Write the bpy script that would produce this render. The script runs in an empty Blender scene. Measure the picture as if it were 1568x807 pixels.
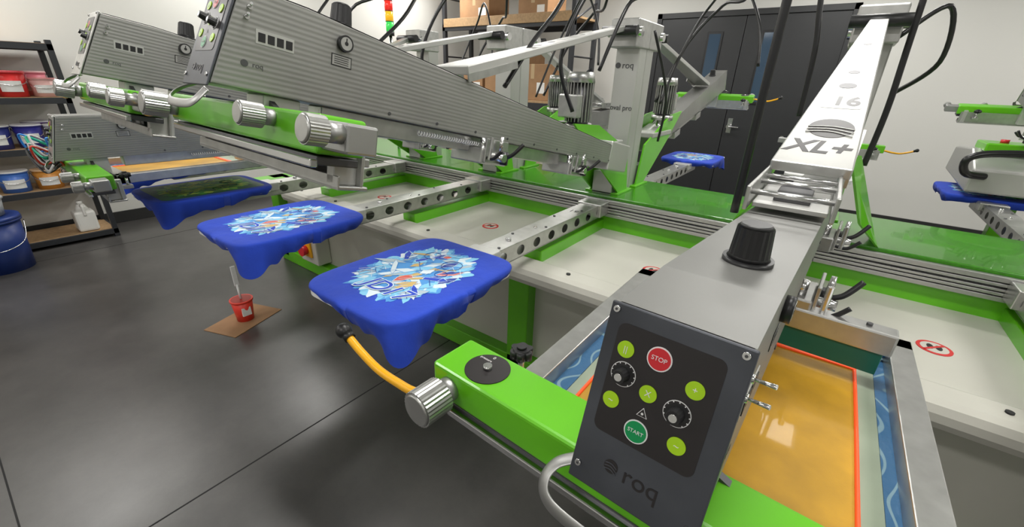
import bpy, bmesh, math, random
from mathutils import Vector, Matrix
H=1.55
random.seed(3)
scene=bpy.context.scene
try: scene.view_settings.view_transform='Standard'
except Exception: pass

# ---------------- materials ----------------
def mat(name,col,rough=.5,metal=0.,bump=None,bscale=20,bstr=.1,noise=0,nscale=8,emit=0,stripe=None,coat=0,trans=0,alpha=1,sheen=0):
    m=bpy.data.materials.new(name); m.use_nodes=True
    nt=m.node_tree; n=nt.nodes; b=n['Principled BSDF']
    c=(*col,1)
    b.inputs['Base Color'].default_value=c
    b.inputs['Roughness'].default_value=rough
    b.inputs['Metallic'].default_value=metal
    b.inputs['Coat Weight'].default_value=coat
    b.inputs['Sheen Weight'].default_value=sheen
    if emit:
        b.inputs['Emission Color'].default_value=c; b.inputs['Emission Strength'].default_value=emit
    tc=n.new('ShaderNodeTexCoord')
    if noise:
        t=n.new('ShaderNodeTexNoise'); t.inputs['Scale'].default_value=nscale; t.inputs['Detail'].default_value=6
        nt.links.new(tc.outputs['Object'],t.inputs['Vector'])
        r=n.new('ShaderNodeValToRGB')
        r.color_ramp.elements[0].position=.3; r.color_ramp.elements[1].position=.7
        r.color_ramp.elements[0].color=(*[x*(1-noise) for x in col],1)
        r.color_ramp.elements[1].color=(*[min(1,x*(1+noise)) for x in col],1)
        nt.links.new(t.outputs['Fac'],r.inputs['Fac']); nt.links.new(r.outputs['Color'],b.inputs['Base Color'])
    if bump:
        t=n.new('ShaderNodeTexNoise'); t.inputs['Scale'].default_value=bscale; t.inputs['Detail'].default_value=4
        nt.links.new(tc.outputs['Object'],t.inputs['Vector'])
        bp=n.new('ShaderNodeBump'); bp.inputs['Strength'].default_value=bstr; bp.inputs['Distance'].default_value=.01
        nt.links.new(t.outputs['Fac'],bp.inputs['Height']); nt.links.new(bp.outputs['Normal'],b.inputs['Normal'])
    if stripe:
        w=n.new('ShaderNodeTexWave'); w.bands_direction='Z'; w.inputs['Scale'].default_value=stripe
        nt.links.new(tc.outputs['Object'],w.inputs['Vector'])
        bp=n.new('ShaderNodeBump'); bp.inputs['Strength'].default_value=.35; bp.inputs['Distance'].default_value=.0007
        nt.links.new(w.outputs['Fac'],bp.inputs['Height']); nt.links.new(bp.outputs['Normal'],b.inputs['Normal'])
    return m
ALU=mat('brushed_aluminium',(.5,.5,.485),.34,.88,noise=.1,nscale=30)
ALUG=mat('grooved_aluminium',(.30,.30,.285),.42,.65,stripe=34,noise=.14,nscale=4)
ALUT=mat('painted_grey_top',(.19,.19,.18),.42,.35,noise=.05,nscale=3)
RAIL=mat('rail_extrusion',(.45,.45,.44),.35,.8)
STEEL=mat('bright_steel',(.7,.7,.7),.22,1)
SATIN=mat('satin_steel',(.42,.42,.41),.42,.9)
DSTEEL=mat('dark_steel',(.10,.10,.105),.4,.7)
GREEN=mat('green_powdercoat',(.12,.48,.008),.32,0,coat=.3,noise=.06,nscale=5)
GREEND=mat('green_tabletop',(.045,.24,.006),.25,0,coat=.4,noise=.2,nscale=60)
CREAM=mat('cream_powdercoat',(.55,.54,.48),.38,0,noise=.04,nscale=4)
WHITE=mat('white_metal',(.5,.5,.48),.35,.5)
PANEL=mat('slate_panel',(.07,.075,.088),.42,.4,noise=.25,nscale=12)
BLACK=mat('black_plastic',(.012,.012,.013),.4)
BLACKG=mat('black_overlay',(.02,.017,.018),.35)
RED=mat('red_button',(.62,.02,.03),.35)
GBTN=mat('green_button',(.0,.28,.08),.35)
LIME=mat('lime_button',(.4,.68,.01),.35)
WHT=mat('white_print',(.8,.8,.8),.5)
YEL=mat('yellow_tube',(.85,.42,.01),.35)
RUB=mat('black_hose',(.01,.01,.011),.3)
CARD=mat('cardboard',(.35,.2,.1),.8,noise=.1)
WOOD=mat('particle_board',(.42,.27,.14),.7,noise=.15,nscale=40)
RACK=mat('dark_rack_steel',(.035,.037,.042),.45,.3)
TEAL=mat('teal_squeegee',(.0,.13,.10),.35)
ORG=mat('orange_emulsion_edge',(1,.10,.02),.4,emit=.2)
MESHY=mat('gold_screen_mesh',(.48,.26,.015),.45,noise=.35,nscale=6,coat=.1,bump=1,bscale=300,bstr=.05)
PALE=mat('pale_mesh',(.30,.36,.27),.45,noise=.1)
SHIRT=mat('royal_blue_cotton',(.010,.05,.46),.85,bump=1,bscale=16,bstr=.45,noise=.15,nscale=6,sheen=.05)
def tape_mat():
    m=mat('blue_masking_tape',(.05,.2,.42),.5,bump=1,bscale=60,bstr=.2); nt=m.node_tree; n=nt.nodes; b=n['Principled BSDF']
    tc=n.new('ShaderNodeTexCoord'); w=n.new('ShaderNodeTexWave'); w.inputs['Scale'].default_value=9; w.inputs['Distortion'].default_value=14; w.inputs['Detail'].default_value=0
    nt.links.new(tc.outputs['Object'],w.inputs['Vector']); r=n.new('ShaderNodeValToRGB'); r.color_ramp.elements[0].position=.93; r.color_ramp.elements[1].position=.97
    r.color_ramp.elements[0].color=(.035,.13,.27,1); r.color_ramp.elements[1].color=(.2,.33,.4,1); nt.links.new(w.outputs['Fac'],r.inputs['Fac']); nt.links.new(r.outputs['Color'],b.inputs['Base Color']); return m
TAPE=tape_mat()

# ---------------- builder ----------------
def newempty(name,parent=None,loc=(0,0,0),rot=(0,0,0)):
    e=bpy.data.objects.new(name,None); e.empty_display_size=.1
    scene.collection.objects.link(e); e.location=loc; e.rotation_euler=rot
    if parent: e.parent=parent
    return e
class Part:
    def __init__(s,name): s.name=name; s.bm=bmesh.new(); s.mats=[]; s.M=Matrix()
    def add(s,tb,m,smooth=False):
        if m not in s.mats: s.mats.append(m)
        i=s.mats.index(m)
        for f in tb.faces:
            f.material_index=i
            if smooth is True: f.smooth=True
        tb.transform(s.M)
        me=bpy.data.meshes.new('t'); tb.to_mesh(me); tb.free(); s.bm.from_mesh(me); bpy.data.meshes.remove(me)
    def box(s,a,b,m,bev=0,seg=2):
        tb=bmesh.new()
        a2=[min(a[i],b[i]) for i in range(3)]; b2=[max(a[i],b[i]) for i in range(3)]
        bmesh.ops.create_cube(tb,size=1)
        for v in tb.verts: v.co=Vector([a2[i]+(v.co[i]+.5)*(b2[i]-a2[i]) for i in range(3)])
        if bev: bmesh.ops.bevel(tb,geom=list(tb.edges),offset=bev,segments=seg,affect='EDGES',profile=.5)
        s.add(tb,m)
    def cyl(s,a,b,r,m,r2=None,seg=28,knurl=0):
        a=Vector(a);b=Vector(b); r2=r if r2 is None else r2
        d=b-a; q=d.to_track_quat('Z','Y').to_matrix().to_4x4(); q.translation=a
        tb=bmesh.new(); l=d.length
        if knurl: seg=knurl*2
        A=[];B=[]
        for i in range(seg):
            t=2*math.pi*i/seg; k=1-(.04 if (knurl and i%2) else 0)
            A.append(tb.verts.new((r*k*math.cos(t),r*k*math.sin(t),0))); B.append(tb.verts.new((r2*k*math.cos(t),r2*k*math.sin(t),l)))
        for i in range(seg):
            f=tb.faces.new((A[i],A[(i+1)%seg],B[(i+1)%seg],B[i])); f.smooth=not knurl
        tb.faces.new(A[::-1]); tb.faces.new(B)
        tb.transform(q); s.add(tb,m)
    def sph(s,c,r,m,sc=(1,1,1)):
        tb=bmesh.new(); bmesh.ops.create_uvsphere(tb,u_segments=24,v_segments=14,radius=r)
        for v in tb.verts: v.co=Vector([v.co[i]*sc[i]+c[i] for i in range(3)])
        s.add(tb,m,True)
    def prism(s,pts,x0,x1,m,axis='X',bev=0):
        tb=bmesh.new()
        def P(p,x): return (x,p[0],p[1]) if axis=='X' else ((p[0],x,p[1]) if axis=='Y' else (p[0],p[1],x))
        A=[tb.verts.new(P(p,x0)) for p in pts]; B=[tb.verts.new(P(p,x1)) for p in pts]; n=len(pts)
        for i in range(n): tb.faces.new((A[i],A[(i+1)%n],B[(i+1)%n],B[i]))
        tb.faces.new(A[::-1]); tb.faces.new(B)
        bmesh.ops.recalc_face_normals(tb,faces=list(tb.faces))
        if bev: bmesh.ops.bevel(tb,geom=list(tb.edges),offset=bev,segments=2,affect='EDGES',profile=.5)
        s.add(tb,m)
    def rrect(s,x0,y0,x1,y1,r,z0,z1,m,k=8):
        pts=[]
        for cx,cy,a0 in ((x1-r,y1-r,0),(x0+r,y1-r,90),(x0+r,y0+r,180),(x1-r,y0+r,270)):
            for q in range(k+1):
                t=math.radians(a0+90*q/k); pts.append((cx+r*math.cos(t),cy+r*math.sin(t)))
        s.prism(pts,z0,z1,m,axis='Z')
    def poly(s,pts,m,off=(0,0,0)):
        tb=bmesh.new(); o=Vector(off)
        A=[tb.verts.new(p) for p in pts]; n=len(A)
        if o.length==0: tb.faces.new(A)
        else:
            B=[tb.verts.new(Vector(p)+o) for p in pts]
            for i in range(n): tb.faces.new((A[i],A[(i+1)%n],B[(i+1)%n],B[i]))
            tb.faces.new(A[::-1]); tb.faces.new(B); bmesh.ops.recalc_face_normals(tb,faces=list(tb.faces))
        s.add(tb,m)
    def tube(s,pts,r,m,sub=8,seg=12,closed=False,flat=1):
        P=[Vector(p) for p in pts]; out=[]
        n=len(P)
        rng=range(n) if closed else range(n-1)
        for i in rng:
            if closed: p0,p1,p2,p3=P[i-1],P[i],P[(i+1)%n],P[(i+2)%n]
            else: p0,p1,p2,p3=P[max(i-1,0)],P[i],P[i+1],P[min(i+2,n-1)]
            for k in range(sub):
                t=k/sub
                out.append(.5*((2*p1)+(-p0+p2)*t+(2*p0-5*p1+4*p2-p3)*t*t+(-p0+3*p1-3*p2+p3)*t**3))
        if not closed: out.append(P[-1])
        tb=bmesh.new(); rings=[]; N=len(out); up=Vector((0,0,1))
        for i,p in enumerate(out):
            if closed: d=out[(i+1)%N]-out[i-1]
            else: d=out[min(i+1,N-1)]-out[max(i-1,0)]
            d.normalize()
            u=up-d*up.dot(d)
            if u.length<.15: u=Vector((1,0,0))-d*d.x
            if i>0:
                u2=last-d*last.dot(d)
                if u2.length>.01: u=u2
            u.normalize(); last=u.copy(); w=d.cross(u)
            rings.append([tb.verts.new(p+u*r*math.cos(2*math.pi*j/seg)+w*r*flat*math.sin(2*math.pi*j/seg)) for j in range(seg)])
        for i in range(N if closed else N-1):
            a=rings[i];b=rings[(i+1)%N]
            for j in range(seg): tb.faces.new((a[j],a[(j+1)%seg],b[(j+1)%seg],b[j]))
        if not closed: tb.faces.new(rings[0][::-1]); tb.faces.new(rings[-1])
        s.add(tb,m,True)
    def text(s,body,size,m,Mx,ext=.0003,align='CENTER',shear=0,off=0):
        cu=bpy.data.curves.new('t','FONT'); cu.body=body; cu.size=size; cu.extrude=ext; cu.align_x=align; cu.align_y='CENTER'; cu.shear=shear; cu.offset=off
        ob=bpy.data.objects.new('t',cu); scene.collection.objects.link(ob)
        bpy.context.view_layer.update()
        me=bpy.data.meshes.new_from_object(ob); bpy.data.objects.remove(ob)
        tb=bmesh.new(); tb.from_mesh(me); bpy.data.meshes.remove(me); tb.transform(Mx); s.add(tb,m)
    def done(s,parent=None,origin=None):
        me=bpy.data.meshes.new(s.name); 
        if parent is None and origin is None and s.bm.verts:
            xs=[v.co for v in s.bm.verts]
            lo=[min(c[i] for c in xs) for i in range(3)]; hi=[max(c[i] for c in xs) for i in range(3)]
            origin=((lo[0]+hi[0])/2,(lo[1]+hi[1])/2,lo[2])
        if origin:
            for v in s.bm.verts: v.co-=Vector(origin)
        s.bm.normal_update()
        s.bm.to_mesh(me); s.bm.free()
        for m in s.mats: me.materials.append(m)
        ob=bpy.data.objects.new(s.name,me); scene.collection.objects.link(ob)
        if origin: ob.location=origin
        if parent: ob.parent=parent
        return ob
def frame(o,right,up):
    r=Vector(right).normalized(); u=Vector(up).normalized(); n=r.cross(u)
    return Matrix((( r.x,u.x,n.x,o[0]),(r.y,u.y,n.y,o[1]),(r.z,u.z,n.z,o[2]),(0,0,0,1)))

# ---------------- camera ----------------
Xv=Vector((.8028,-.2607,.5363)); Yv=Vector((.5958,.3037,-.7436))
Xv.normalize(); Yv=(Yv-Xv*Xv.dot(Yv)).normalized(); Zv=Xv.cross(Yv)
cam=bpy.data.cameras.new('camera'); co=bpy.data.objects.new('camera',cam); scene.collection.objects.link(co)
cam.sensor_width=36; cam.lens=644/1568*36; cam.clip_start=.01; cam.clip_end=100
R=Matrix((Xv,Yv,Zv)).to_4x4(); R.translation=(0,0,H); co.matrix_world=R
scene.camera=co

# ---------------- room ----------------
X0,X1,Y0,Y1,ZC=-6.0,4.5,-3.5,7.0,3.1
def floor_mat():
    m=bpy.data.materials.new('polished_concrete'); m.use_nodes=True; nt=m.node_tree; n=nt.nodes; L=nt.links.new; b=n['Principled BSDF']
    tc=n.new('ShaderNodeTexCoord')
    a=n.new('ShaderNodeTexNoise'); a.inputs['Scale'].default_value=1.1; a.inputs['Detail'].default_value=10; a.inputs['Roughness'].default_value=.75; L(tc.outputs['Object'],a.inputs['Vector'])
    r=n.new('ShaderNodeValToRGB'); r.color_ramp.elements[0].position=.3; r.color_ramp.elements[1].position=.72
    r.color_ramp.elements[0].color=(.028,.0272,.0265,1); r.color_ramp.elements[1].color=(.085,.081,.077,1); L(a.outputs['Fac'],r.inputs['Fac'])
    L(r.outputs['Color'],b.inputs['Base Color'])
    c=n.new('ShaderNodeTexNoise'); c.inputs['Scale'].default_value=3; c.inputs['Detail'].default_value=6; L(tc.outputs['Object'],c.inputs['Vector'])
    mr=n.new('ShaderNodeMapRange'); mr.inputs[3].default_value=.24; mr.inputs[4].default_value=.40; L(c.outputs['Fac'],mr.inputs[0]); L(mr.outputs[0],b.inputs['Roughness'])
    b.inputs['Specular IOR Level'].default_value=.75
    return m
FLOOR=floor_mat()
WALL=mat('white_wall_paint',(.64,.635,.6),.7,bump=1,bscale=80,bstr=.05)
CEIL=mat('ceiling_paint',(.6,.6,.58),.8,noise=.03)
BASEB=mat('black_baseboard',(.02,.02,.02),.5)
JOINT=mat('joint_filler',(.008,.008,.008),.8)
p=Part('floor'); p.box((X0-.2,Y0-.2,-.1),(X1+.2,Y1+.2,0),FLOOR)
p.box((-1.655,Y0,-.01),(-1.648,Y1,.0006),JOINT); p.box((X0,-.224,-.01),(X1,-.218,.0006),JOINT); p.box((-5.2,Y0,-.01),(-5.193,Y1,.0006),JOINT)
p.done(origin=(0,0,0))
for nm,a,b in (('wall_left',(X0-.15,Y0,0),(X0,Y1,ZC)),('wall_right',(X1,Y0,0),(X1+.15,Y1,ZC)),('wall_back',(X0-.15,Y1,0),(X1+.15,Y1+.15,ZC)),('wall_front',(X0-.15,Y0-.15,0),(X1+.15,Y0,ZC))):
    p=Part(nm); p.box(a,b,WALL); p.done()
p=Part('ceiling'); p.box((X0-.15,Y0-.15,ZC),(X1+.15,Y1+.15,ZC+.1),CEIL); p.done()
p=Part('baseboard_left'); p.box((X0,Y0,0),(X0+.015,Y1,.12),BASEB,.003); p.done()
p=Part('baseboard_back'); p.box((X0+.015,Y1-.015,0),(-2.56,Y1,.12),BASEB,.003); p.box((-.1,Y1-.015,0),(X1,Y1,.12),BASEB,.003); p.done()
DOOR=mat('charcoal_door',(.022,.023,.025),.45,noise=.05); GLASS=mat('door_glass',(.04,.07,.11),.08)
p=Part('door_1')
p.box((-2.52,Y1-.07,0),(-2.45,Y1-.001,2.5),DOOR,.004); p.box((-.2,Y1-.07,0),(-.13,Y1-.001,2.5),DOOR,.004); p.box((-2.52,Y1-.07,2.43),(-.13,Y1-.001,2.5),DOOR,.004)
p.box((-2.45,Y1-.05,.01),(-1.33,Y1-.005,2.43),DOOR,.003); p.box((-1.322,Y1-.05,.01),(-.2,Y1-.005,2.43),DOOR,.003)
for x in (-1.68,-1.0):
    p.box((x-.1,Y1-.065,1.35),(x+.1,Y1-.05,2.25),BLACK,.004); p.box((x-.075,Y1-.068,1.38),(x+.075,Y1-.064,2.22),GLASS)
p.cyl((-1.25,Y1-.05,1.04),(-1.25,Y1-.12,1.04),.03,STEEL); p.tube([(-1.25,Y1-.11,1.04),(-1.2,Y1-.115,1.04),(-1.12,Y1-.11,1.035)],.011,STEEL)
p.box((-1.28,Y1-.055,.95),(-1.22,Y1-.05,1.15),STEEL,.003)
p.done()
LED=mat('led_diffuser',(1,.97,.93),.4,emit=6)
lp=[(-5.35,-2.2),(-5.35,.1),(-5.35,2.6),(-5.35,5.0)]+[(x,y) for x in (-2.7,-.2,2.4) for y in (-1.6,.9,3.4,5.8)]
for (x,y) in lp:
    p=Part('ceiling_light'); hx,hy=(.6,.15) if x>-5 else (.15,.6)
    p.box((x-hx,y-hy,ZC-.06),(x+hx,y+hy,ZC),WHT,.005); p.box((x-hx+.02,y-hy+.02,ZC-.064),(x+hx-.02,y+hy-.02,ZC-.06),LED); p.done()
    l=bpy.data.lights.new('led_area','AREA'); l.shape='RECTANGLE'; l.size=hx*1.85; l.size_y=hy*1.85; l.energy=27 if y>0 else 22; l.color=(1,.98,.945)
    o=bpy.data.objects.new('led_area',l); scene.collection.objects.link(o); o.location=(x,y,ZC-.08)
w=bpy.data.worlds.new('world'); scene.world=w; w.use_nodes=True; w.node_tree.nodes['Background'].inputs[0].default_value=(.6,.6,.6,1); w.node_tree.nodes['Background'].inputs[1].default_value=.15

# ---------------- press ----------------
press=newempty('screen_printing_press')
YC=2.43
def z(r): return H+r
base=Part('press_base')
XA,XB=-3.75,2.4
for s in (1,-1):
    def Y(y): return y if s==1 else 2*YC-y
    def bx(a,b,m,bev=0): base.box((a[0],Y(a[1]),z(a[2])),(b[0],Y(b[1]),z(b[2])),m,bev)
    bx((XA,1.70,-1.47),(XB,1.74,-.8),CREAM)
    bx((XA,1.63,-1.55),(XB,1.76,-1.44),GREEN,.006)
    for x in (XA+.06,-1.13,1.35,XB-.06):
        bx((x-.065,1.63,-1.5),(x+.065,1.76,-.8),GREEN,.006)
    bx((-3.0,1.40,-.765),(XB+.1,2.17,-.755),CREAM)
    bx((-3.0,1.36,-.82),(XB+.1,1.50,-.735),CREAM,.03)
    bx((-3.0,2.15,-.80),(XB+.1,2.19,-.66),GREEN)
    bx((XA,1.5,-.86),(XB,2.2,-.80),GREEN,.005)
    bx((-4.0,2.135,-.675),(XB+.2,2.17,-.585),DSTEEL)
    for z0,z1 in ((-.675,-.657),(-.653,-.641),(-.637,-.627),(-.619,-.607),(-.603,-.583)):
        bx((-4.0,2.12,z0),(XB+.2,2.14,z1),RAIL,.002)
bx=base.box
bx((-4.0,2.15,z(-.64)),(XB+.2,2*YC-2.15,z(-.57)),GREEND,.004)
base.cyl((-4.0,YC,z(-.66)),(-4.0,YC,z(-.57)),.31,GREEND,seg=48)
base.done(press)
tr=Part('tray_details')
REDR=mat('sticker_red',(.6,.03,.03),.4)
for k in range(-2,3):
    x=-.49+k*.93
    for r,m,h in ((.046,REDR,.002),(.036,CREAM,.0025)): tr.cyl((x,1.75,z(-.755)),(x,1.75,z(-.755)+h),r,m)
    for dx in (-.011,.011): tr.sph((x+dx,1.752,z(-.752)),.009,BLACK,(1,2,.1))
    tr.M=Matrix.Translation((x,1.75,z(-.7515)))@Matrix.Rotation(.8,4,'Z'); tr.box((-.04,-.004,0),(.04,.004,.0006),REDR); tr.M=Matrix()
for k in range(-3,4):
    for dx in (.2,.6): tr.cyl((-.5+k*.84+dx,1.43,z(-.736)),(-.5+k*.84+dx,1.43,z(-.73)),.009,BLACK)
    xd=-.13+k*.84
    if -2.9<xd<2.3: tr.box((xd-.05,1.5,z(-.76)),(xd+.05,2.16,z(-.70)),GREEN,.004)
tr.done(press)
e=Part('emergency_stop_box')
e.box((-3.3,1.58,z(-1.42)),(-3.05,1.7,z(-1.18)),CREAM,.01)
e.box((-3.24,1.565,z(-1.36)),(-3.11,1.58,z(-1.23)),YEL,.004); e.cyl((-3.175,1.57,z(-1.3)),(-3.175,1.52,z(-1.3)),.035,RED,r2=.045)
e.done(press)

def plate_holes(P,x,y0,y1,z0,z1,n,r,m):
    tb=bmesh.new(); N=32; w=(y1-y0)/n
    for i in range(n):
        cy=y0+w*(i+.5); cz=(z0+z1)/2; hh=(z1-z0)/2; A=[];B=[]
        for j in range(N):
            t=2*math.pi*j/N+math.pi/4; c,s_=math.cos(t),math.sin(t)
            k=1/max(abs(c),abs(s_))
            A.append(tb.verts.new((x,cy+c*k*w/2,cz+s_*k*hh))); B.append(tb.verts.new((x,cy+c*r*1.25,cz+s_*r)))
        for j in range(N): tb.faces.new((A[j],A[(j+1)%N],B[(j+1)%N],B[j]))
    bmesh.ops.remove_doubles(tb,verts=list(tb.verts),dist=.0001)
    P.add(tb,m)
PX=[-3.45,-2.62,-1.79,-.96,-.13,.70,1.53]
FX=[-3.45,-2.62,-1.79,-.96,-.03,.88,1.7]
HWP,HLP=.222,.275
pa=Part('pallet_arms')
for s in (1,-1):
    for i,x in enumerate(PX if s==1 else FX):
        if s==1: pa.M=Matrix()
        else: pa.M=Matrix.Translation((2*x,2*YC,0))@Matrix.Rotation(math.pi,4,'Z')
        pa.box((x-.05,.78,z(-.604)),(x+.05,2.13,z(-.598)),ALU,.002)
        pa.box((x-.05,.9,z(-.668)),(x+.05,2.13,z(-.664)),ALU)
        for xs in (x-.05,x+.05): plate_holes(pa,xs,1.14,2.1,z(-.666),z(-.602),8,.021,ALU)
        for xs in (x-.05,x+.05): pa.box((xs-.001,.9,z(-.666)),(xs+.001,1.14,z(-.6)),ALU)
        pa.box((x-.065,1.08,z(-.64)),(x+.065,1.17,z(-.592)),WHITE,.005)
        pa.cyl((x,1.3,z(-.6)),(x,1.3,z(-.588)),.012,STEEL); pa.cyl((x,1.5,z(-.6)),(x,1.5,z(-.592)),.008,STEEL)
        for q in range(5): pa.cyl((x+.03*(-1)**q,1.2+.17*q,z(-.6)),(x+.03*(-1)**q,1.2+.17*q,z(-.594)),.006,DSTEEL,seg=12)
        pa.box((x-.07,2.02,z(-.66)),(x+.07,2.12,z(-.59)),ALU,.004)
        pa.rrect(x-.215,.548,x+.205,1.075,.06,z(-.606),z(-.578),WHT)
        pa.box((x-.06,.6,z(-.62)),(x+.06,1.05,z(-.592)),ALU,.003)
pa.M=Matrix()
pa.text('19',.05,DSTEEL,frame((-.96,1.85,z(-.597)),(1,0,0),(0,1,0)))
pa.done(press)

# ---- print head
def build_head(name,xc,ang,mirror=False,detail=1,motor=1,yaw=0,colx=0,sq=False,main=False):
    root=newempty(name,press)
    if mirror: root.matrix_world=Matrix.Translation((xc,YC,0))@Matrix.Rotation(math.pi,4,'Z')@Matrix.Translation((0,-YC,0))
    else: root.location=(xc,0,0)
    piv=newempty(name+'_pivot',root,(-1.65*math.sin(yaw),1.95,z(-.357)),(-ang,0,yaw))
    w=.0585
    b=Part(name+'_arm')
    b.prism([(-1.663,0),(-1.615,.170),(-1.5,.170),(.05,.07),(.05,0)],-w,w,ALUG,bev=.002)
    b.poly([(-w,-1.612,.1712),(w,-1.612,.1712),(w,-1.5,.1712),(-w,-1.5,.1712)],ALUT)
    b.poly([(-w,-1.5,.1712),(w,-1.5,.1712),(w,.04,.0722),(-w,.04,.0722)],ALUT)
    b.box((-.03,-1.45,-.045),(.03,-.25,-.0),ALU,.003)
    b.box((-.062,-.1,-.03),(.062,.1,.1),WHITE,.006)
    by=-1.405; zt=.1615; rx=.008
    b.cyl((rx,by,zt),(rx,by,zt+.01),.028,BLACK); b.cyl((rx,by,zt+.01),(rx,by,zt+.016),.024,BLACK,r2=.02)
    b.cyl((rx,by,zt+.014),(rx,by,zt+.048),.0225,BLACK,r2=.02,knurl=20); b.cyl((rx,by,zt+.048),(rx,by,zt+.052),.0195,BLACK,r2=.016)
    b.box((w,-1.592,.083),(w+.001,-1.525,.107),WHITE)
    for k in range(4): b.box((w+.0005,-1.588+k*.016,.087),(w+.002,-1.576+k*.016,.102),BLACK,.0004)
    b.cyl((w,-1.424,.129),(w+.010,-1.424,.129),.016,BLACK); b.cyl((w+.010,-1.424,.129),(w+.0105,-1.424,.129),.0125,ALU); b.cyl((w+.0105,-1.424,.129),(w+.0108,-1.424,.129),.004,BLACK)
    b.box((w+.0105,-1.4252,.129),(w+.0109,-1.4228,.139),BLACK)
    b.box((w,-1.45,.083),(w+.0008,-1.405,.106),BLACK); b.box((w+.0006,-1.448,.085),(w+.0010,-1.407,.104),ALU)
    for q in range(4): b.box((w+.0010,-1.444,.088+q*.004),(w+.0012,-1.412,.0895+q*.004),BLACK)
    b.cyl((w,-1.61,.045),(w+.001,-1.61,.045),.006,DSTEEL); b.text('roq',.013,DSTEEL,frame((w+.0005,-1.588,.045),(0,1,0),(0,0,1)),.0002)
    for q in range(9): b.cyl((w,-1.3+q*.15,.012),(w+.0015,-1.3+q*.15,.012),.004,DSTEEL,seg=10)
    for zz,yy in ((.138,-1.602),(.121,-1.607)):
        b.cyl((w,yy,zz),(w+.004,yy,zz),.0042,STEEL,seg=16); b.cyl((w+.003,yy,zz),(w+.020,yy-.004,zz+.003),.0013,STEEL,r2=.0022,seg=12)
    b.done(piv)
    f=Part(name+'_control_panel')
    up=Vector((0,.048,.172)).normalized(); f.M=frame((-w,-1.6645,0),(1,0,0),up); hgt=.1786
    W=2*w
    f.box((-.003,-.006,0),(W+.003,hgt+.001,.004),PANEL if detail else ALU,.0015)
    def S(s_,t): return (W*s_,hgt*(1-t))
    x0,y0=S(.08,.69); x1,y1=S(.88,.085); f.rrect(x0,y0,x1,y1,.008,.004,.0046,BLACKG)
    def disc(s_,t,r,m,h=.0008,z0=.0046): 
        x,y=S(s_,t); f.cyl((x,y,z0),(x,y,z0+h),r,m,seg=32)
    for s_,t,r,m in ((.44,.196,.0098,RED),(.42,.60,.0098,GBTN)):
        disc(s_,t,r+.0012,WHT); disc(s_,t,r,m,.0013)
    for s_,t in ((.18,.215),(.73,.27),(.43,.385),(.17,.50),(.72,.565)): disc(s_,t,.0078,LIME,.0012)
    for s_,t in ((.21,.345),(.66,.415)):
        disc(s_,t,.0118,WHT,.0006); disc(s_,t,.0112,BLACKG,.0009); disc(s_,t,.0095,BLACK,.002)
        x,y=S(s_,t); f.cyl((x,y,.006),(x,y,.017),.0072,BLACK,r2=.006,knurl=14); f.cyl((x,y,.017),(x,y,.0175),.0035,STEEL)
    if detail:
        def T(body,s_,t,sz,m,zz=.0062): 
            x,y=S(s_,t); f.text(body,sz,m,Matrix.Translation((x,y,zz)),.0001)
        T('STOP',.44,.196,.0058,WHT); T('START',.42,.60,.005,WHT)
        for s_,t,ch in ((.18,.215,'||'),(.73,.27,'+'),(.43,.385,'X'),(.17,.50,'~'),(.72,.565,'~')): T(ch,s_,t,.008,WHT,.006)
        for s_,t in ((.21,.345),(.66,.415)):
            x,y=S(s_,t)
            for k in range(11):
                a=math.radians(-50+28*k); f.cyl((x+.0106*math.cos(a),y+.0106*math.sin(a),.0052),(x+.0106*math.cos(a),y+.0106*math.sin(a),.0058),.0006,WHT,seg=6)
        x,y=S(.43,.49); f.poly([(x-.005,y-.004,.005),(x+.005,y-.004,.005),(x,y+.005,.005)],WHT); f.poly([(x-.0042,y-.0036,.0052),(x+.0042,y-.0036,.0052),(x,y+.004,.0052)],BLACKG)
        f.cyl((x,y-.001,.0053),(x,y-.001,.0055),.0012,WHT,seg=10)
    x,y=S(.31,.85)
    f.cyl((x,y,.0038),(x,y,.0046),.0068,BLACKG,seg=28); 
    for q in range(3): f.tube([(x-.006,y-.004+q*.003,.0047),(x,y-.003+q*.003,.0047),(x+.006,y-.006+q*.003,.0047)],.0005,PANEL,seg=6)
    f.text('roq',.024,BLACKG,Matrix.Translation((x+.029,y-.001,.0044)),.0002)
    for s_,t in ((.03,.03),(.96,.03),(.04,.93),(.95,.93)):
        x,y=S(s_,t); f.cyl((x,y,.004),(x,y,.0065),.0035,STEEL,r2=.003,seg=16); f.cyl((x,y,.0064),(x,y,.0067),.0014,DSTEEL,seg=6)
    f.M=Matrix()
    f.tube([(-.064,-1.650,-.002),(-.079,-1.662,-.010),(-.084,-1.676,-.022),(-.076,-1.686,-.034),(-.05,-1.690,-.040),(.02,-1.690,-.040),(.055,-1.686,-.034),(.066,-1.67,-.01)],.0022,SATIN,flat=3.6)
    f.done(piv)
    g=Part(name+'_squeegee_carriage')
    g.box((-.324,-1.622,-.080),(.345,-1.542,-.023),GREEN,.006,3)
    g.box((-.30,-1.618,-.096),(.34,-1.55,-.083),DSTEEL,.002); g.box((-.29,-1.628,-.100),(.34,-1.616,-.088),STEEL,.002)
    g.box((.335,-1.615,-.072),(.41,-1.565,-.03),SATIN,.004)
    for kx,kr,kl,kz in ((-.288,.0265,.042,-.053),(.205,.019,.032,-.04),(.395,.0205,.026,-.046)):
        g.cyl((kx,-1.61,kz),(kx,-1.642,kz),kr*.68,SATIN); g.cyl((kx,-1.640,kz),(kx,-1.640-kl,kz),kr,ALU,knurl=30)
        g.cyl((kx,-1.640-kl,kz),(kx,-1.643-kl,kz),kr*.93,ALU,r2=kr*.8)
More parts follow.
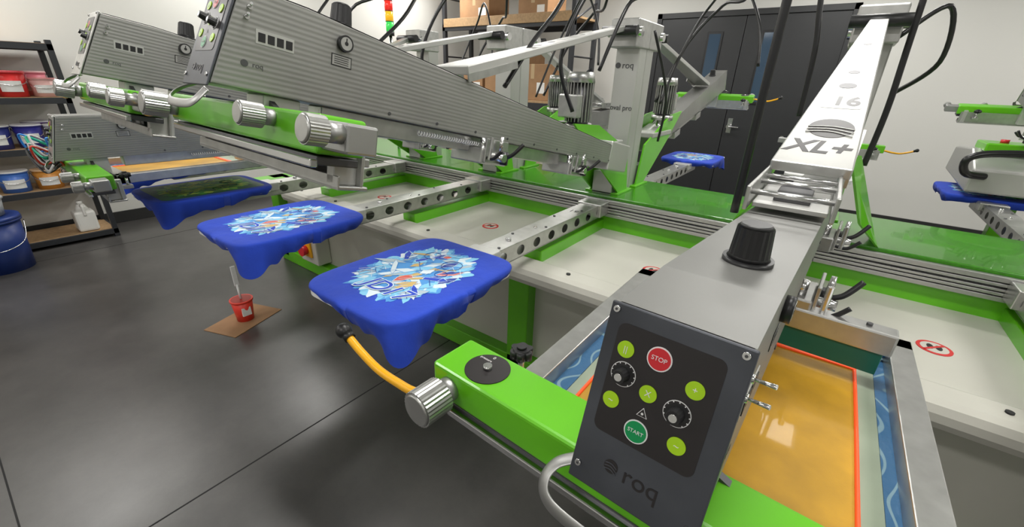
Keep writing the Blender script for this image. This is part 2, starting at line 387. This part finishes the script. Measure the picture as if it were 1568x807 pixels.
    g.cyl((-.250,-1.583,-.023),(-.250,-1.583,-.0215),.033,BLACKG,seg=40); g.cyl((-.250,-1.583,-.0215),(-.250,-1.583,-.016),.0065,STEEL)
    g.text('0',.008,WHT,Matrix.Translation((-.258,-1.559,-.0212)),.0001); g.text('pressure',.006,WHT,Matrix.Translation((-.266,-1.568,-.0212)),.0001)
    for kx in (-.257,.25):
        g.cyl((kx,-1.494,-.10),(kx,-1.494,-.045),.005,STEEL)
        for k in range(6):
            a=k*math.pi/3; g.cyl((kx+.013*math.cos(a),-1.494+.013*math.sin(a),-.052),(kx+.013*math.cos(a),-1.494+.013*math.sin(a),-.038),.0065,BLACK,seg=12)
        g.cyl((kx,-1.494,-.054),(kx,-1.494,-.036),.014,BLACK); g.cyl((kx,-1.494,-.036),(kx,-1.494,-.032),.008,BLACK)
        g.box((kx-.015,-1.55,-.10),(kx+.015,-1.48,-.085),ALU,.002)
    g.tube([(-.29,-1.628,-.064),(-.33,-1.649,-.068),(-.38,-1.648,-.077),(-.431,-1.647,-.079),(-.478,-1.648,-.065),(-.515,-1.648,-.049)],.0068,YEL)
    g.sph((-.524,-1.648,-.045),.0135,BLACK); g.cyl((-.505,-1.648,-.053),(-.515,-1.648,-.049),.0095,BLACK)
    g.done(piv)
    c=Part(name+'_screen_clamps')
    c.box((-.30,-1.535,-.128),(.325,-1.53,-.06),ALU,.001); c.box((-.30,-1.575,-.134),(.325,-1.52,-.127),ALU,.002); c.box((-.30,-1.575,-.134),(.325,-1.571,-.112),ALU,.001)
    for xx in (-.285,.29): c.box((xx,-1.575,-.127),(xx+.022,-1.52,-.05),WHITE,.002)
    c.box((-.04,-1.57,-.12),(.04,-1.50,-.0),WHITE,.003)
    c.prism([(.04,-.01),(.15,-.06),(.19,-.115),(.17,-.125),(.12,-.08),(.04,-.045)],-1.56,-1.55,DSTEEL,axis='Y')
    for k in range(6): c.cyl((-.2+k*.09,-1.536,-.095),(-.2+k*.09,-1.541,-.095),.006,DSTEEL,seg=10)
    for yy in (-.93,-.42):
        c.box((-.045,yy-.06,-.075),(.085,yy+.06,-.03),ALU,.004); c.cyl((.085,yy,-.05),(.125,yy,-.05),.012,STEEL); c.cyl((.06,yy-.03,-.03),(.06,yy-.03,.0),.01,STEEL)
        c.box((.085,yy-.05,-.07),(.092,yy+.05,-.0),ALU,.002); c.cyl((.105,yy-.045,-.06),(.105,yy-.045,.005),.006,STEEL,knurl=10); c.cyl((.105,yy+.0,-.03),(.105,yy+.0,.012),.008,STEEL,r2=.005)
        c.tube([(.10,yy+.03,-.05),(.13,yy+.03,-.035),(.155,yy+.045,-.0)],.006,BLACK); c.cyl((.1,yy+.03,-.07),(.1,yy+.03,-.03),.012,BLACK)
        c.tube([(.09,yy-.04,-.055),(.12,yy-.045,-.055),(.145,yy-.04,-.03)],.005,BLACK)
    if sq:
        c.box((-.22,-.995,-.095),(.225,-.955,-.05),ALU,.004); c.box((-.21,-.982,-.145),(.215,-.968,-.09),TEAL,.001)
        for q in range(4): c.cyl((-.18+q*.12,-.975,-.05),(-.18+q*.12,-.975,-.045),.005,DSTEEL,seg=8)
    pts=[]
    for k in range(200): 
        a=k*1.1; pts.append((.045+.006*math.cos(a),-1.2+k*.0016,-.02+.006*math.sin(a)))
    c.tube(pts,.0011,WHT,sub=1,seg=5)
    c.done(piv)
    k=Part(name+'_column')
    k.box((-.065,2.33,z(-.58)),(.065,YC-.002,z(.28)),WHITE,.006)
    k.box((-.075,2.25,z(.17)),(.075,YC-.002,z(.30)),ALU,.006)
    k.box((-.06,2.2,z(-.58)),(.06,2.34,z(-.45)),WHITE,.004)
    k.text('oval pro',.038,DSTEEL,frame((0,2.328,z(-.12)),(1,0,0),(0,0,1)),.0005); k.text('roq',.045,DSTEEL,frame((.01,2.328,z(.09)),(1,0,0),(0,0,1)),.0005); k.cyl((-.045,2.33,z(.09)),(-.045,2.327,z(.09)),.014,DSTEEL)
    if not main:
        for xs in (-.085,.075):
            k.prism([(1.66,z(-.16)),(1.9,z(-.18)),(2.3,z(-.33)),(2.36,z(-.57)),(2.25,z(-.57)),(1.88,z(-.33))],xs,xs+.01,GREEN)
    else:
        k.poly([(.03,1.80,z(-.19)),(.06,1.9,z(-.2)),(.10,2.25,z(-.3)),(.22,2.33,z(-.57)),(.225,2.15,z(-.57)),(.13,1.98,z(-.45))],GREEN,(.008,0,0))
        k.poly([(-.15,1.80,z(-.19)),(-.18,1.9,z(-.2)),(-.20,2.25,z(-.3)),(-.30,2.33,z(-.57)),(-.305,2.15,z(-.57)),(-.23,1.98,z(-.45))],GREEN,(.008,0,0))
    k.box((-.1,2.2,z(-.57)),(.1,2.4,z(-.56)),GREEN,.002)
    for yy in (2.2,2.27): k.cyl((-.09,yy,z(.24)),(.09,yy,z(.24)),.022,BLACK if yy<2.25 else STEEL)
    if motor:
        mx,my=-.03,1.9
        for q in range(24):
            a=2*math.pi*q/24
            k.M=Matrix.Translation((mx,my,0))@Matrix.Rotation(a,4,'Z'); k.box((.045,-.0022,z(-.17)),(.064,.0022,z(.0)),ALU)
        k.M=Matrix()
        k.cyl((mx,my,z(-.19)),(mx,my,z(.0)),.050,DSTEEL); k.cyl((mx,my,z(.0)),(mx,my,z(.045)),.066,ALU,r2=.058); k.cyl((mx,my,z(-.21)),(mx,my,z(-.18)),.068,ALU)
        k.box((mx-.05,my-.11,z(-.15)),(mx+.05,my-.06,z(-.05)),ALU,.006); k.cyl((mx,my,z(-.30)),(mx,my,z(-.21)),.03,STEEL)
        k.box((mx-.06,my-.06,z(-.30)),(mx+.12,my+.3,z(-.27)),WHITE,.005)
    k.done(root).location=(colx,0,0)
    yl,zl=(1.10,z(-.155)) if ang<.05 else (.93,z(.02))
    lk=Part(name+'_lift_link')
    xlow=(-1.65*math.sin(yaw))*.5
    A=Vector((xlow,yl,zl)); B=Vector((colx,2.26,z(.26))); d=(B-A); Ln=d.length
    wl=.074 if not mirror and ang<.05 else .06
    lk.M=frame(A,Vector((1,0,0))-d*(d.x/d.length_squared),d)
    lk.prism([(-wl,0),(wl,0),(wl*.95,.1),(.024,Ln),(-.024,Ln),(-wl*.95,.1)],-.012,.012,WHITE,axis='Z',bev=.003)
    lk.box((wl*.9,0,-.03),(wl*.98,.25,-.01),ALU)
    SM=lk.M.copy()
    if ang<.05:
        lk.M=SM@Matrix.Translation((.006,.19,0))@Matrix.Diagonal((1,1.15,1,1))
        lk.cyl((0,0,.012),(0,0,.0128),.045,BLACKG,seg=48)
        for q in range(3): lk.tube([(-.046,-.026+q*.013,.0134),(.0,-.018+q*.012,.0134),(.046,-.034+q*.016,.0134)],.0013,WHITE,seg=6)
        lk.M=SM@Matrix.Translation((-.004,.085,.0122))@Matrix.Diagonal((1,1.25,1,1))
        lk.text('XL+',.068,BLACKG,Matrix(),.0004,shear=.25,off=.0016)
        lk.M=SM@Matrix.Translation((.004,.355,0))
        lk.rrect(-.044,-.045,.044,.045,.01,.012,.0128,WHT)
        lk.M=lk.M@Matrix.Diagonal((1,1.3,1,1)); lk.text(name.split('_')[-1],.062,BLACKG,Matrix.Translation((.008,0,.0131)),.0003,off=.0016)
    lk.M=SM
    for yy,rr in ((.47,.020),(.58,.014),(.85,.012)): lk.cyl((0,yy,.012),(0,yy,.0126),rr,DSTEEL)
    lk.box((-.02,.66,.012),(.02,.76,.0126),ALU)
    lk.M=Matrix()
    if ang<.05:
        zz=z(-.205); ox=xlow*.8
        for xs in (-.07+ox,.063+ox): lk.box((xs,.86,zz),(xs+.007,1.16,zz+.045),ALU,.002)
        for yy in (.88,1.0,1.08): lk.cyl((-.07+ox,yy,zz+.032),(.07+ox,yy,zz+.032),.005,STEEL)
        lk.box((-.06+ox,.9,zz),(.06+ox,1.1,zz+.01),WHITE,.002); lk.box((-.03+ox,.93,zz+.01),(.03+ox,1.06,zz+.02),DSTEEL,.002)
    lk.done(root)
    return root
A1=math.radians(11.7); YW=math.radians(-2.8)
build_head('print_head_16',-.065,0,motor=0,yaw=YW,colx=.09,sq=True,main=True)
build_head('print_head_15',-.94,A1,detail=1,yaw=YW,colx=-.04)
build_head('print_head_14',-1.80,A1,detail=0,yaw=YW)
build_head('print_head_13',-2.54,0,detail=0,yaw=YW,sq=False)
build_head('print_head_7',-.98,A1,True,0)
build_head('print_head_6',.02,0,True,0,motor=0)
build_head('print_head_5',1.0,A1,True,0)
build_head('print_head_8',-1.80,0,True,0)
sl=Part('stack_light'); sx,sy=-3.0,2.43
sl.cyl((sx,sy,z(-.57)),(sx,sy,z(.31)),.012,STEEL)
for i,c in enumerate(((.05,.6,.1),(.9,.45,.02),(.8,.03,.02))):
    m=mat('beacon_%d'%i,c,.25,emit=.5); sl.cyl((sx,sy,z(.32+i*.07)),(sx,sy,z(.385+i*.07)),.03,m); sl.cyl((sx,sy,z(.385+i*.07)),(sx,sy,z(.39+i*.07)),.031,BLACK)
sl.cyl((sx,sy,z(.29)),(sx,sy,z(.32)),.03,BLACK); sl.cyl((sx,sy,z(.53)),(sx,sy,z(.55)),.03,BLACK,r2=.02)
sl.done(press)
hz=Part('air_hoses')
def hose(pts,r=.009): hz.tube([(a,b,z(c)) for a,b,c in pts],r,RUB)
ZT=ZC-H
hose([(-.24,1.82,-.45),(-.24,1.82,.2),(-.235,1.82,.9),(-.235,1.82,ZT)],.015)
hose([(-.14,2.2,-.1),(-.15,2.2,.15),(-.19,2.2,.5),(-.2,2.2,ZT)],.010)
hose([(.13,2.3,-.28),(.14,2.3,-.05),(.13,2.3,.3),(.1,2.3,ZT)],.011)
hose([(.1,2.35,.2),(.22,2.4,.30),(.26,2.5,.12),(.16,2.6,.0)],.009)
for xc in (-.94,-1.8,-2.62):
    hose([(xc-.02,1.75,-.12),(xc-.08,1.72,.1),(xc-.02,1.85,.38),(xc+.1,2.1,.6),(xc+.15,2.3,ZT)])
    hose([(xc+.02,1.2,-.02),(xc+.02,1.35,.12),(xc,1.6,.32),(xc-.1,1.9,.7),(xc-.1,2,ZT)],.008)
    hose([(xc+.08,2.6,-.1),(xc+.12,2.75,.2),(xc+.2,2.8,.4),(xc+.35,2.7,.5),(xc+.5,2.6,.3),(xc+.55,2.55,.1)],.007)
    hose([(xc-.05,2.9,-.1),(xc+.05,3.05,.25),(xc+.2,3.1,.45),(xc+.4,2.9,.55),(xc+.45,2.8,ZT)],.009)
hose([(-.9,1.85,.05),(-.85,1.95,.3),(-.8,2.1,.5),(-.8,2.1,ZT)],.008)
hose([(-.86,2.35,.25),(-.8,2.5,-.05),(-.82,2.55,-.3)],.007)
hz.done(press)
pc=Part('pneumatic_lines'); r0=random.Random(5)
for q in range(14):
    col=[(.02,.2,.6),(.6,.05,.03),(.5,.5,.5),(.02,.02,.02),(0,.35,.2)][q%5]; m=mat('line_%d'%q,col,.4)
    ox,oy,oz=-2.75+r0.uniform(-.05,.05),.34+r0.uniform(-.04,.04),-.34+r0.uniform(-.04,.04)
    pc.tube([(ox,oy,z(oz)),(ox+r0.uniform(-.07,.07),oy-.05,z(oz+.03)),(ox+r0.uniform(-.07,.07),oy-.03,z(oz-.05)),(ox+.02,oy+.04,z(oz-.02))],.004,m,seg=8)
pc.done(press)
u=Part('unloading_unit')
u.prism([(3.7,z(-.54)),(3.7,z(-.40)),(3.95,z(-.30)),(4.4,z(-.33)),(4.45,z(-.5))],.72,1.25,WHITE,bev=.012)
u.box((.76,3.85,z(-.31)),(1.15,4.12,z(-.26)),GREEN,.008); u.cyl((.85,3.95,z(-.26)),(.85,3.95,z(-.24)),.02,RED)
u.tube([(.78,3.70,z(-.44)),(.68,3.62,z(-.42)),(.66,3.60,z(-.34)),(.76,3.62,z(-.30)),(1.0,3.62,z(-.29)),(1.1,3.68,z(-.36))],.02,RUB)
u.box((.95,3.9,0),(1.03,3.98,z(-.5)),GREEN,.005)
u.done(press)

# ---------------- silk screens ----------------
def screen(name,cx,gold=MESHY,y0=.44,dz=0,rw=.315,y1=1.14):
    s=Part(name); o=cx
    xa,xb,ya,yb=o-.285,o+rw,y0,y1; t=.042; zt=z(-.492+dz); zb=z(-.53+dz)
    s.box((xa,ya,zb),(xa+t,yb,zt),ALU,.002); s.box((xb-t,ya,zb),(xb,yb,zt),ALU,.002)
    s.box((xa,yb-t,zb),(xb,yb,zt),ALU,.002); s.box((xa,ya,zb),(xb,ya+t,zt),ALU,.002)
    s.box((xa+t,ya+t,zb),(xb-t,yb-t,zb+.002),PALE)
    gx=xb-.091; gy=yb-.132
    s.box((o-.19,ya+t,zb+.002),(gx,gy,zb+.003),gold)
    r=.0032
    for x in (o-.19,gx): s.tube([(x,ya+t,zb+.004),(x+.001,.8,zb+.004),(x,gy,zb+.004)],r,ORG,seg=8)
    s.box((o-.19,gy-.010,zb+.003),(gx,gy+.006,zb+.007),ORG,.0015)
    s.box((xa+t-.001,ya+t,zb+.002),(xa+t+.03,yb-t,zb+.004),TAPE); s.box((xb-t-.018,ya+t,zb+.002),(xb-t+.001,yb-t,zb+.004),TAPE)
    for k in range(5): s.sph((xb-t-.025+.016*math.sin(k*2),yb-t-.02+.02*math.cos(k*1.7),zb+.02+.006*math.sin(k*3)),.011,TAPE,(1.2,.6,.9))
    return s.done()
screen('silk_screen',-.065); screen('silk_screen',-2.66,dz=.07,rw=.26,y1=1.1)

# ---------------- shirts ----------------
PC={'white':mat('ink_white',(.62,.72,.78),.6),'cyan':mat('ink_light_blue',(.2,.52,.76),.6),'deep':mat('ink_navy',(.01,.04,.28),.6),'mid':mat('ink_mid_blue',(.06,.27,.62),.6),
    'orange':mat('ink_orange',(.55,.38,.13),.6),'red':mat('ink_red',(.6,.10,.07),.6),'grey':mat('ink_grey',(.36,.46,.52),.6),'blue':mat('ink_shirt_blue',(.01,.05,.46),.7),
    'g1':mat('ink_green',(.05,.28,.03),.6),'g2':mat('ink_lime',(.42,.55,.05),.6),'g3':mat('ink_forest',(.008,.08,.03),.6)}
def add_print(ob,seed,green=False,flip=1):
    rnd=random.Random(seed); P=Part('screen_print')
    ch={'white':'g2','cyan':'g1','deep':'g3','mid':'g1','orange':'g2','red':'g1','grey':'g2','blue':'g3'} if green else {}
    def C(n): return PC[ch.get(n,n)]
    P.M=Matrix.Rotation(0 if flip==1 else math.pi,4,'Z')
    def inside(x,y): return (abs(x)/.155)**2.8+(abs(y)/.2)**2.8<1
    def pt(sc=1):
        while True:
            x,y=rnd.uniform(-.155,.155)*sc,rnd.uniform(-.2,.2)*sc
            if inside(x/sc,y/sc): return x,y
    def shard(x,y,l,w_,a,n,c,zz,sm=.6):
        pts=[]
        for k in range(n):
            t=2*math.pi*k/n+rnd.uniform(-.2,.2); rr=rnd.uniform(sm,1)
            dx,dy=l*rr*math.cos(t),w_*rr*math.sin(t); pts.append((x+dx*math.cos(a)-dy*math.sin(a),y+dx*math.sin(a)+dy*math.cos(a),zz))
        P.poly(pts,C(c))
    if green: P.rrect(-.18,-.235,.18,.235,.03,.0004,.0006,C('deep'))
    def blob(sx,sy,amp,c,zz,n=150,yo=0):
        ph=[rnd.uniform(0,6.28) for _ in range(5)]; pts=[]
        for k in range(n):
            a=2*math.pi*k/n; cx_=math.copysign(abs(math.cos(a))**.75,math.cos(a)); sy_=math.copysign(abs(math.sin(a))**.75,math.sin(a))
            q=1+amp*(.5*math.sin(7*a+ph[0])+.5*math.sin(13*a+ph[1])+.6*math.sin(23*a+ph[2])+.5*rnd.uniform(-1,1))
            pts.append((sx*cx_*q,yo+sy*sy_*q,zz))
        c0=(0,yo,zz)
        for k in range(n): P.poly([c0,pts[k],pts[(k+1)%n]],C(c))
    blob(.148,.195,.08,'mid',.0007); blob(.142,.187,.12,'cyan',.0008); blob(.134,.176,.13,'white',.0009); blob(.122,.16,.10,'cyan',.0010); blob(.10,.13,.16,'mid',.0011)
    base=.9
    for k in range(70):
        x,y=pt(.84); a=base+rnd.choice([0,0,.4,-.4,1.5])+rnd.uniform(-.12,.12); l=rnd.uniform(.03,.065); w_=rnd.uniform(.009,.02)
        q=rnd.random(); n=rnd.choice([4,4,5,6])
        c='orange' if (abs(y)<.11 and abs(x)<.11 and q<.2) else rnd.choice(['white','cyan','grey','deep','blue','white','cyan','white','grey','cyan'])
        if q>.975: c='red'
        st=rnd.getstate(); zz=.0013+k*1.4e-5
        shard(x,y,l*1.05,w_*1.14,a,n,'mid' if c in('white','cyan','orange','grey') else 'white',zz); rnd.setstate(st); shard(x,y,l,w_,a,n,c,zz+7e-6)
    for k in range(60):
        x,y=pt(.95); a=base+rnd.choice([0,0,1.57,.6,-.5])+rnd.uniform(-.1,.1); l=rnd.uniform(.01,.035); w_=rnd.uniform(.0006,.0012)
        dx,dy=math.cos(a),math.sin(a); zz=.0028+k*2e-6
        P.poly([(x-dx*l-dy*w_,y-dy*l+dx*w_,zz),(x+dx*l-dy*w_,y+dy*l+dx*w_,zz),(x+dx*l+dy*w_,y+dy*l-dx*w_,zz),(x-dx*l+dy*w_,y-dy*l-dx*w_,zz)],C(rnd.choice(['white','deep','white','mid'])))
    for (x,y,r) in ((.06,.1,.035),(.08,.03,.02),(-.05,.12,.028)):
        P.tube([(x+r*math.cos(t*.7),y+r*math.sin(t*.7),.003) for t in range(9)],.0009,C('deep'),closed=True,sub=4,seg=5)
    tx='JD17' if not green else 'OK'
    P.text(tx,.088,C('white'),Matrix.Translation((.03,-.142,.0032)),.0001,shear=.2,off=.0035); P.text(tx,.088,C('blue'),Matrix.Translation((.03,-.142,.0035)),.0001,shear=.2,off=.0004)
    return P.done(ob)
def shirt(cx,cy,seed,green=False,flip=1):
    hw,hl=HWP,HLP; N=240
    bm=bmesh.new(); rnd=random.Random(seed); ph=[rnd.uniform(0,6.28) for _ in range(8)]
    def per(t):
        c,s_=math.cos(t),math.sin(t); e=.32
        return hw*math.copysign(abs(c)**e,c), hl*math.copysign(abs(s_)**e,s_)
    def g(t,c,w):
        d=(t-c+math.pi)%(2*math.pi)-math.pi; return math.exp(-(d/w)**2)
    rings=[]
    fac=[(.25,0),(.5,0),(.7,0),(.85,0),(.95,-.0003),(.985,-.002),(.997,-.006),(1.003,-.012)]
    K=9; ts=[]
    M_=6000; acc=[0]; pp=per(0)
    for i in range(1,M_+1):
        q=per(2*math.pi*i/M_); acc.append(acc[-1]+math.hypot(q[0]-pp[0],q[1]-pp[1])); pp=q
    j=0
    for i in range(N):
        tgt=acc[-1]*i/N
        while acc[j]<tgt: j+=1
        ts.append(2*math.pi*j/M_)
    P0=[per(t) for t in ts]; NR=[]
    for i in range(N):
        a=P0[i-3]; b=P0[(i+3)%N]; tx,ty=b[0]-a[0],b[1]-a[1]; l=math.hypot(tx,ty); NR.append((ty/l,-tx/l))
    for f,zz in fac: rings.append([bm.verts.new((x*f,y*f*flip,zz)) for x,y in P0])
    for k in range(1,K+1):
        u=k/K; ring=[]
        for i in range(N):
            x,y=P0[i]; nx,ny=NR[i]; a=math.atan2(y,x); s_=i/N*2*math.pi
            cr=g(a,math.radians(-50),.17); mid=g(a,math.radians(-86),.24); sd=g(a,math.radians(-18),.42); sl_=g(a,math.radians(-35),.10)
            nk=g(a,math.radians(-118),.13)
            h=.038+.008*math.sin(5*a+ph[0])+.005*math.sin(11*a+ph[1])
            h+=.060*cr+.012*mid+.026*sd+.030*sl_-.012*g(a,math.pi/2,.5)+.006*math.sin(23*s_+ph[2])*sd
            h=h*(1-.93*nk)
            fold=math.sin(17*s_+ph[3])+.6*math.sin(31*s_+ph[4])
            out=-.004+u*(.004*fold) + u*.030*cr -.018*u*u*(1-cr)-.006*u*nk
            ring.append(bm.verts.new((x*1.003+nx*(out+.004),(y*1.003+ny*(out+.004))*flip,-.012-h*u)))
        rings.append(ring)
    c=bm.verts.new((0,0,0))
    for i in range(N): bm.faces.new((c,rings[0][i],rings[0][(i+1)%N]))
    for a,b in zip(rings,rings[1:]):
        for i in range(N): bm.faces.new((a[i],b[i],b[(i+1)%N],a[(i+1)%N]))
    bmesh.ops.recalc_face_normals(bm,faces=list(bm.faces))
    for f in bm.faces: f.smooth=True
    me=bpy.data.meshes.new('t_shirt'); bm.to_mesh(me); bm.free(); me.materials.append(SHIRT)
    ob=bpy.data.objects.new('t_shirt',me); scene.collection.objects.link(ob); ob.location=(cx,cy,z(-.572))
    add_print(ob,11,green,flip); return ob
for i,x in enumerate(PX):
    if x<0.5 and abs(x+.13)>.01: shirt(x-.005,.815,i,i==1)
for i,x in enumerate(FX):
    if x in (-.96,.88,-1.79): shirt(x,2*YC-.825,20+i,False,-1)

# ---------------- shelf left ----------------
s=Part('storage_shelf'); xa,xb,ya,yb=-5.96,-5.5,-1.0,.89
for x in (xa,xb-.04):
    for y in (ya,yb-.04): s.box((x,y,0),(x+.04,y+.04,1.74),RACK,.003)
for zz in (.08,.52,.88,1.29,1.71):
    s.box((xa,ya,zz-.05),(xb,ya+.03,zz),RACK,.002); s.box((xa,yb-.03,zz-.05),(xb,yb,zz),RACK,.002); s.box((xb-.03,ya,zz-.05),(xb,yb,zz),RACK,.002); s.box((xa,ya,zz-.05),(xa+.03,yb,zz),RACK,.002)
    s.box((xa+.02,ya+.02,zz-.012),(xb-.02,yb-.02,zz+.003),WOOD)
s.done()
LBL=mat('paper_label',(.8,.8,.78),.6)
def bucket(name,x,y,zb,r,h,col,lid=(.8,.8,.8),handle=True):
    b=Part(name); m=mat('plastic_'+name,col,.35,noise=.05); ml=mat('lid_'+name,lid,.35)
    b.cyl((x,y,zb),(x,y,zb+h*.9),r*.88,m,r2=r*.98,seg=32); b.cyl((x,y,zb+h*.9),(x,y,zb+h*.94),r*1.05,m,seg=32)
    b.cyl((x,y,zb+h*.94),(x,y,zb+h),r*1.06,ml,r2=r*1.02,seg=32)
    tb=bmesh.new(); A=[];B=[]
    for k in range(9):
        a=math.radians(-45+k*10); A.append(tb.verts.new((x+r*.955*math.cos(a),y+r*.955*math.sin(a),zb+h*.2))); B.append(tb.verts.new((x+r*.99*math.cos(a),y+r*.99*math.sin(a),zb+h*.62)))
    for k in range(8): tb.faces.new((A[k],A[k+1],B[k+1],B[k]))
    if name!='trash_bin': b.add(tb,LBL)
    else: tb.free()
    if handle:
        b.tube([(x,y-r*1.06,zb+h*.85),(x+r*.8,y-r*.8,zb+h*.55),(x+r*1.15,y,zb+h*.45),(x+r*.8,y+r*.8,zb+h*.55),(x,y+r*1.06,zb+h*.85)],.003,STEEL,seg=6)
    return b.done()
RD=(.65,.03,.03)
for x,y,zb,r,h,c,l in ((-5.62,.36,1.295,.10,.2,RD,(.7,.05,.06)),(-5.62,.57,1.295,.10,.2,RD,(.75,.1,.12)),(-5.62,.76,1.295,.085,.15,(.75,.45,.42),(.75,.3,.3)),(-5.84,.5,1.295,.10,.2,RD,(.7,.05,.05)),(-5.84,.73,1.295,.10,.2,(.7,.2,.25),(.8,.5,.5)),
  (-5.62,.36,.885,.10,.19,(.03,.04,.2),(.7,.7,.7)),(-5.62,.56,.885,.09,.19,(.03,.03,.25),(.75,.75,.8)),(-5.64,.75,.885,.09,.18,(.6,.6,.65),(.8,.8,.8)),(-5.84,.66,.885,.1,.2,(.1,.04,.2),(.6,.6,.65)),
  (-5.62,.36,.525,.10,.18,(.05,.15,.5),(.8,.8,.8)),(-5.62,.57,.525,.095,.17,(.6,.25,.04),(.75,.5,.3)),(-5.62,.77,.525,.09,.17,(.12,.02,.04),(.4,.1,.15))):
    bucket('ink_bucket',x,y,zb,r,h,c,l)
j=Part('plastic_jug'); JW=mat('jug_white',(.8,.79,.75),.4)
jx,jy=-5.62,.70; j.box((jx-.075,jy-.075,.085),(jx+.075,jy+.075,.28),JW,.02); j.cyl((jx,jy,.27),(jx,jy,.34),.06,JW,r2=.025); j.cyl((jx,jy,.34),(jx,jy,.37),.022,JW)
j.tube([(jx+.02,jy,.33),(jx+.075,jy,.33),(jx+.075,jy,.24)],.012,JW); j.done()
bucket('trash_bin',-5.2,.08,0,.2,.44,(.01,.03,.16),(.012,.035,.18)); bucket('grey_bucket',-5.2,.08,.445,.15,.14,(.3,.32,.33),(.35,.37,.38),False)

p=Part('cardboard_sheet'); p.M=Matrix.Translation((-2.9,.93,0))@Matrix.Rotation(.35,4,'Z'); p.box((-.13,-.19,0.0),(.13,.19,.004),CARD); p.done()
c=Part('ink_cup'); CR=mat('red_cup_plastic',(.85,.05,.03),.35); cx,cy=-2.9,.94
c.cyl((cx,cy,.004),(cx,cy,.15),.05,CR,r2=.064,seg=36); c.cyl((cx,cy,.145),(cx,cy,.157),.069,CR,seg=36); c.cyl((cx,cy,.157),(cx,cy,.158),.06,mat('cup_ink',(.4,.02,.01),.4)); c.box((cx+.045,cy-.03,.05),(cx+.058,cy+.025,.11),LBL,.002); c.done()
sp=Part('ink_spatula'); sp.cyl((cx,cy,.158),(cx-.01,cy+.0,.26),.007,WHT); sp.box((cx-.016,cy-.014,.25),(cx-.006,cy+.014,.39),WHT,.003); sp.done()

r=Part('pallet_rack')
xa,xb,ya,yb=-5.6,-3.15,5.6,6.3
for x in (xa,xb-.06):
    for y in (ya,yb-.06): r.box((x,y,0),(x+.06,y+.06,2.95),RACK,.004)
    for k in range(7): 
        zz=.2+k*.42; r.tube([(x+.03,ya+.03,zz),(x+.03,yb-.03,zz+(.3 if k%2 else 0))],.012,RACK,seg=6,sub=2)
for zz in (.35,1.25,2.35):
    for y in (ya,yb-.05): r.box((xa,y,zz-.1),(xb,y+.05,zz),RACK,.003)
    r.box((xa+.03,ya+.01,zz),(xb-.03,yb-.01,zz+.03),WOOD,.003)
r.box((xa+.05,ya-.02,2.3),(xb-.05,ya-.0,2.42),WOOD,.004); r.done()
def carton(x,y,zb,a,b_,h):
    c=Part('cardboard_box'); c.box((x-a/2,y-b_/2,zb),(x+a/2,y+b_/2,zb+h),CARD,.006); c.box((x-.03,y-b_/2-.001,zb+h*.6),(x+.03,y+b_/2+.001,zb+h+.001),mat('packing_tape',(.5,.36,.2),.3)); c.box((x-a/2-.001,y-.003,zb+h-.001),(x+a/2+.001,y+.003,zb+h+.002),DSTEEL); c.box((x+a*.15,y-b_/2-.001,zb+h*.2),(x+a*.4,y-b_/2,zb+h*.5),LBL); c.done()
for x,a,h in ((-5.1,.55,.45),(-4.5,.55,.5),(-3.85,.55,.5)): carton(x,5.95,1.281,a,.5,h)
carton(-4.2,5.95,1.781,.5,.45,.3); carton(-5.0,5.95,2.381,.6,.5,.35); carton(-3.9,5.95,2.381,.5,.5,.3)
carton(-4.8,5.95,.381,.6,.5,.5); carton(-4.0,5.95,.381,.6,.5,.5)
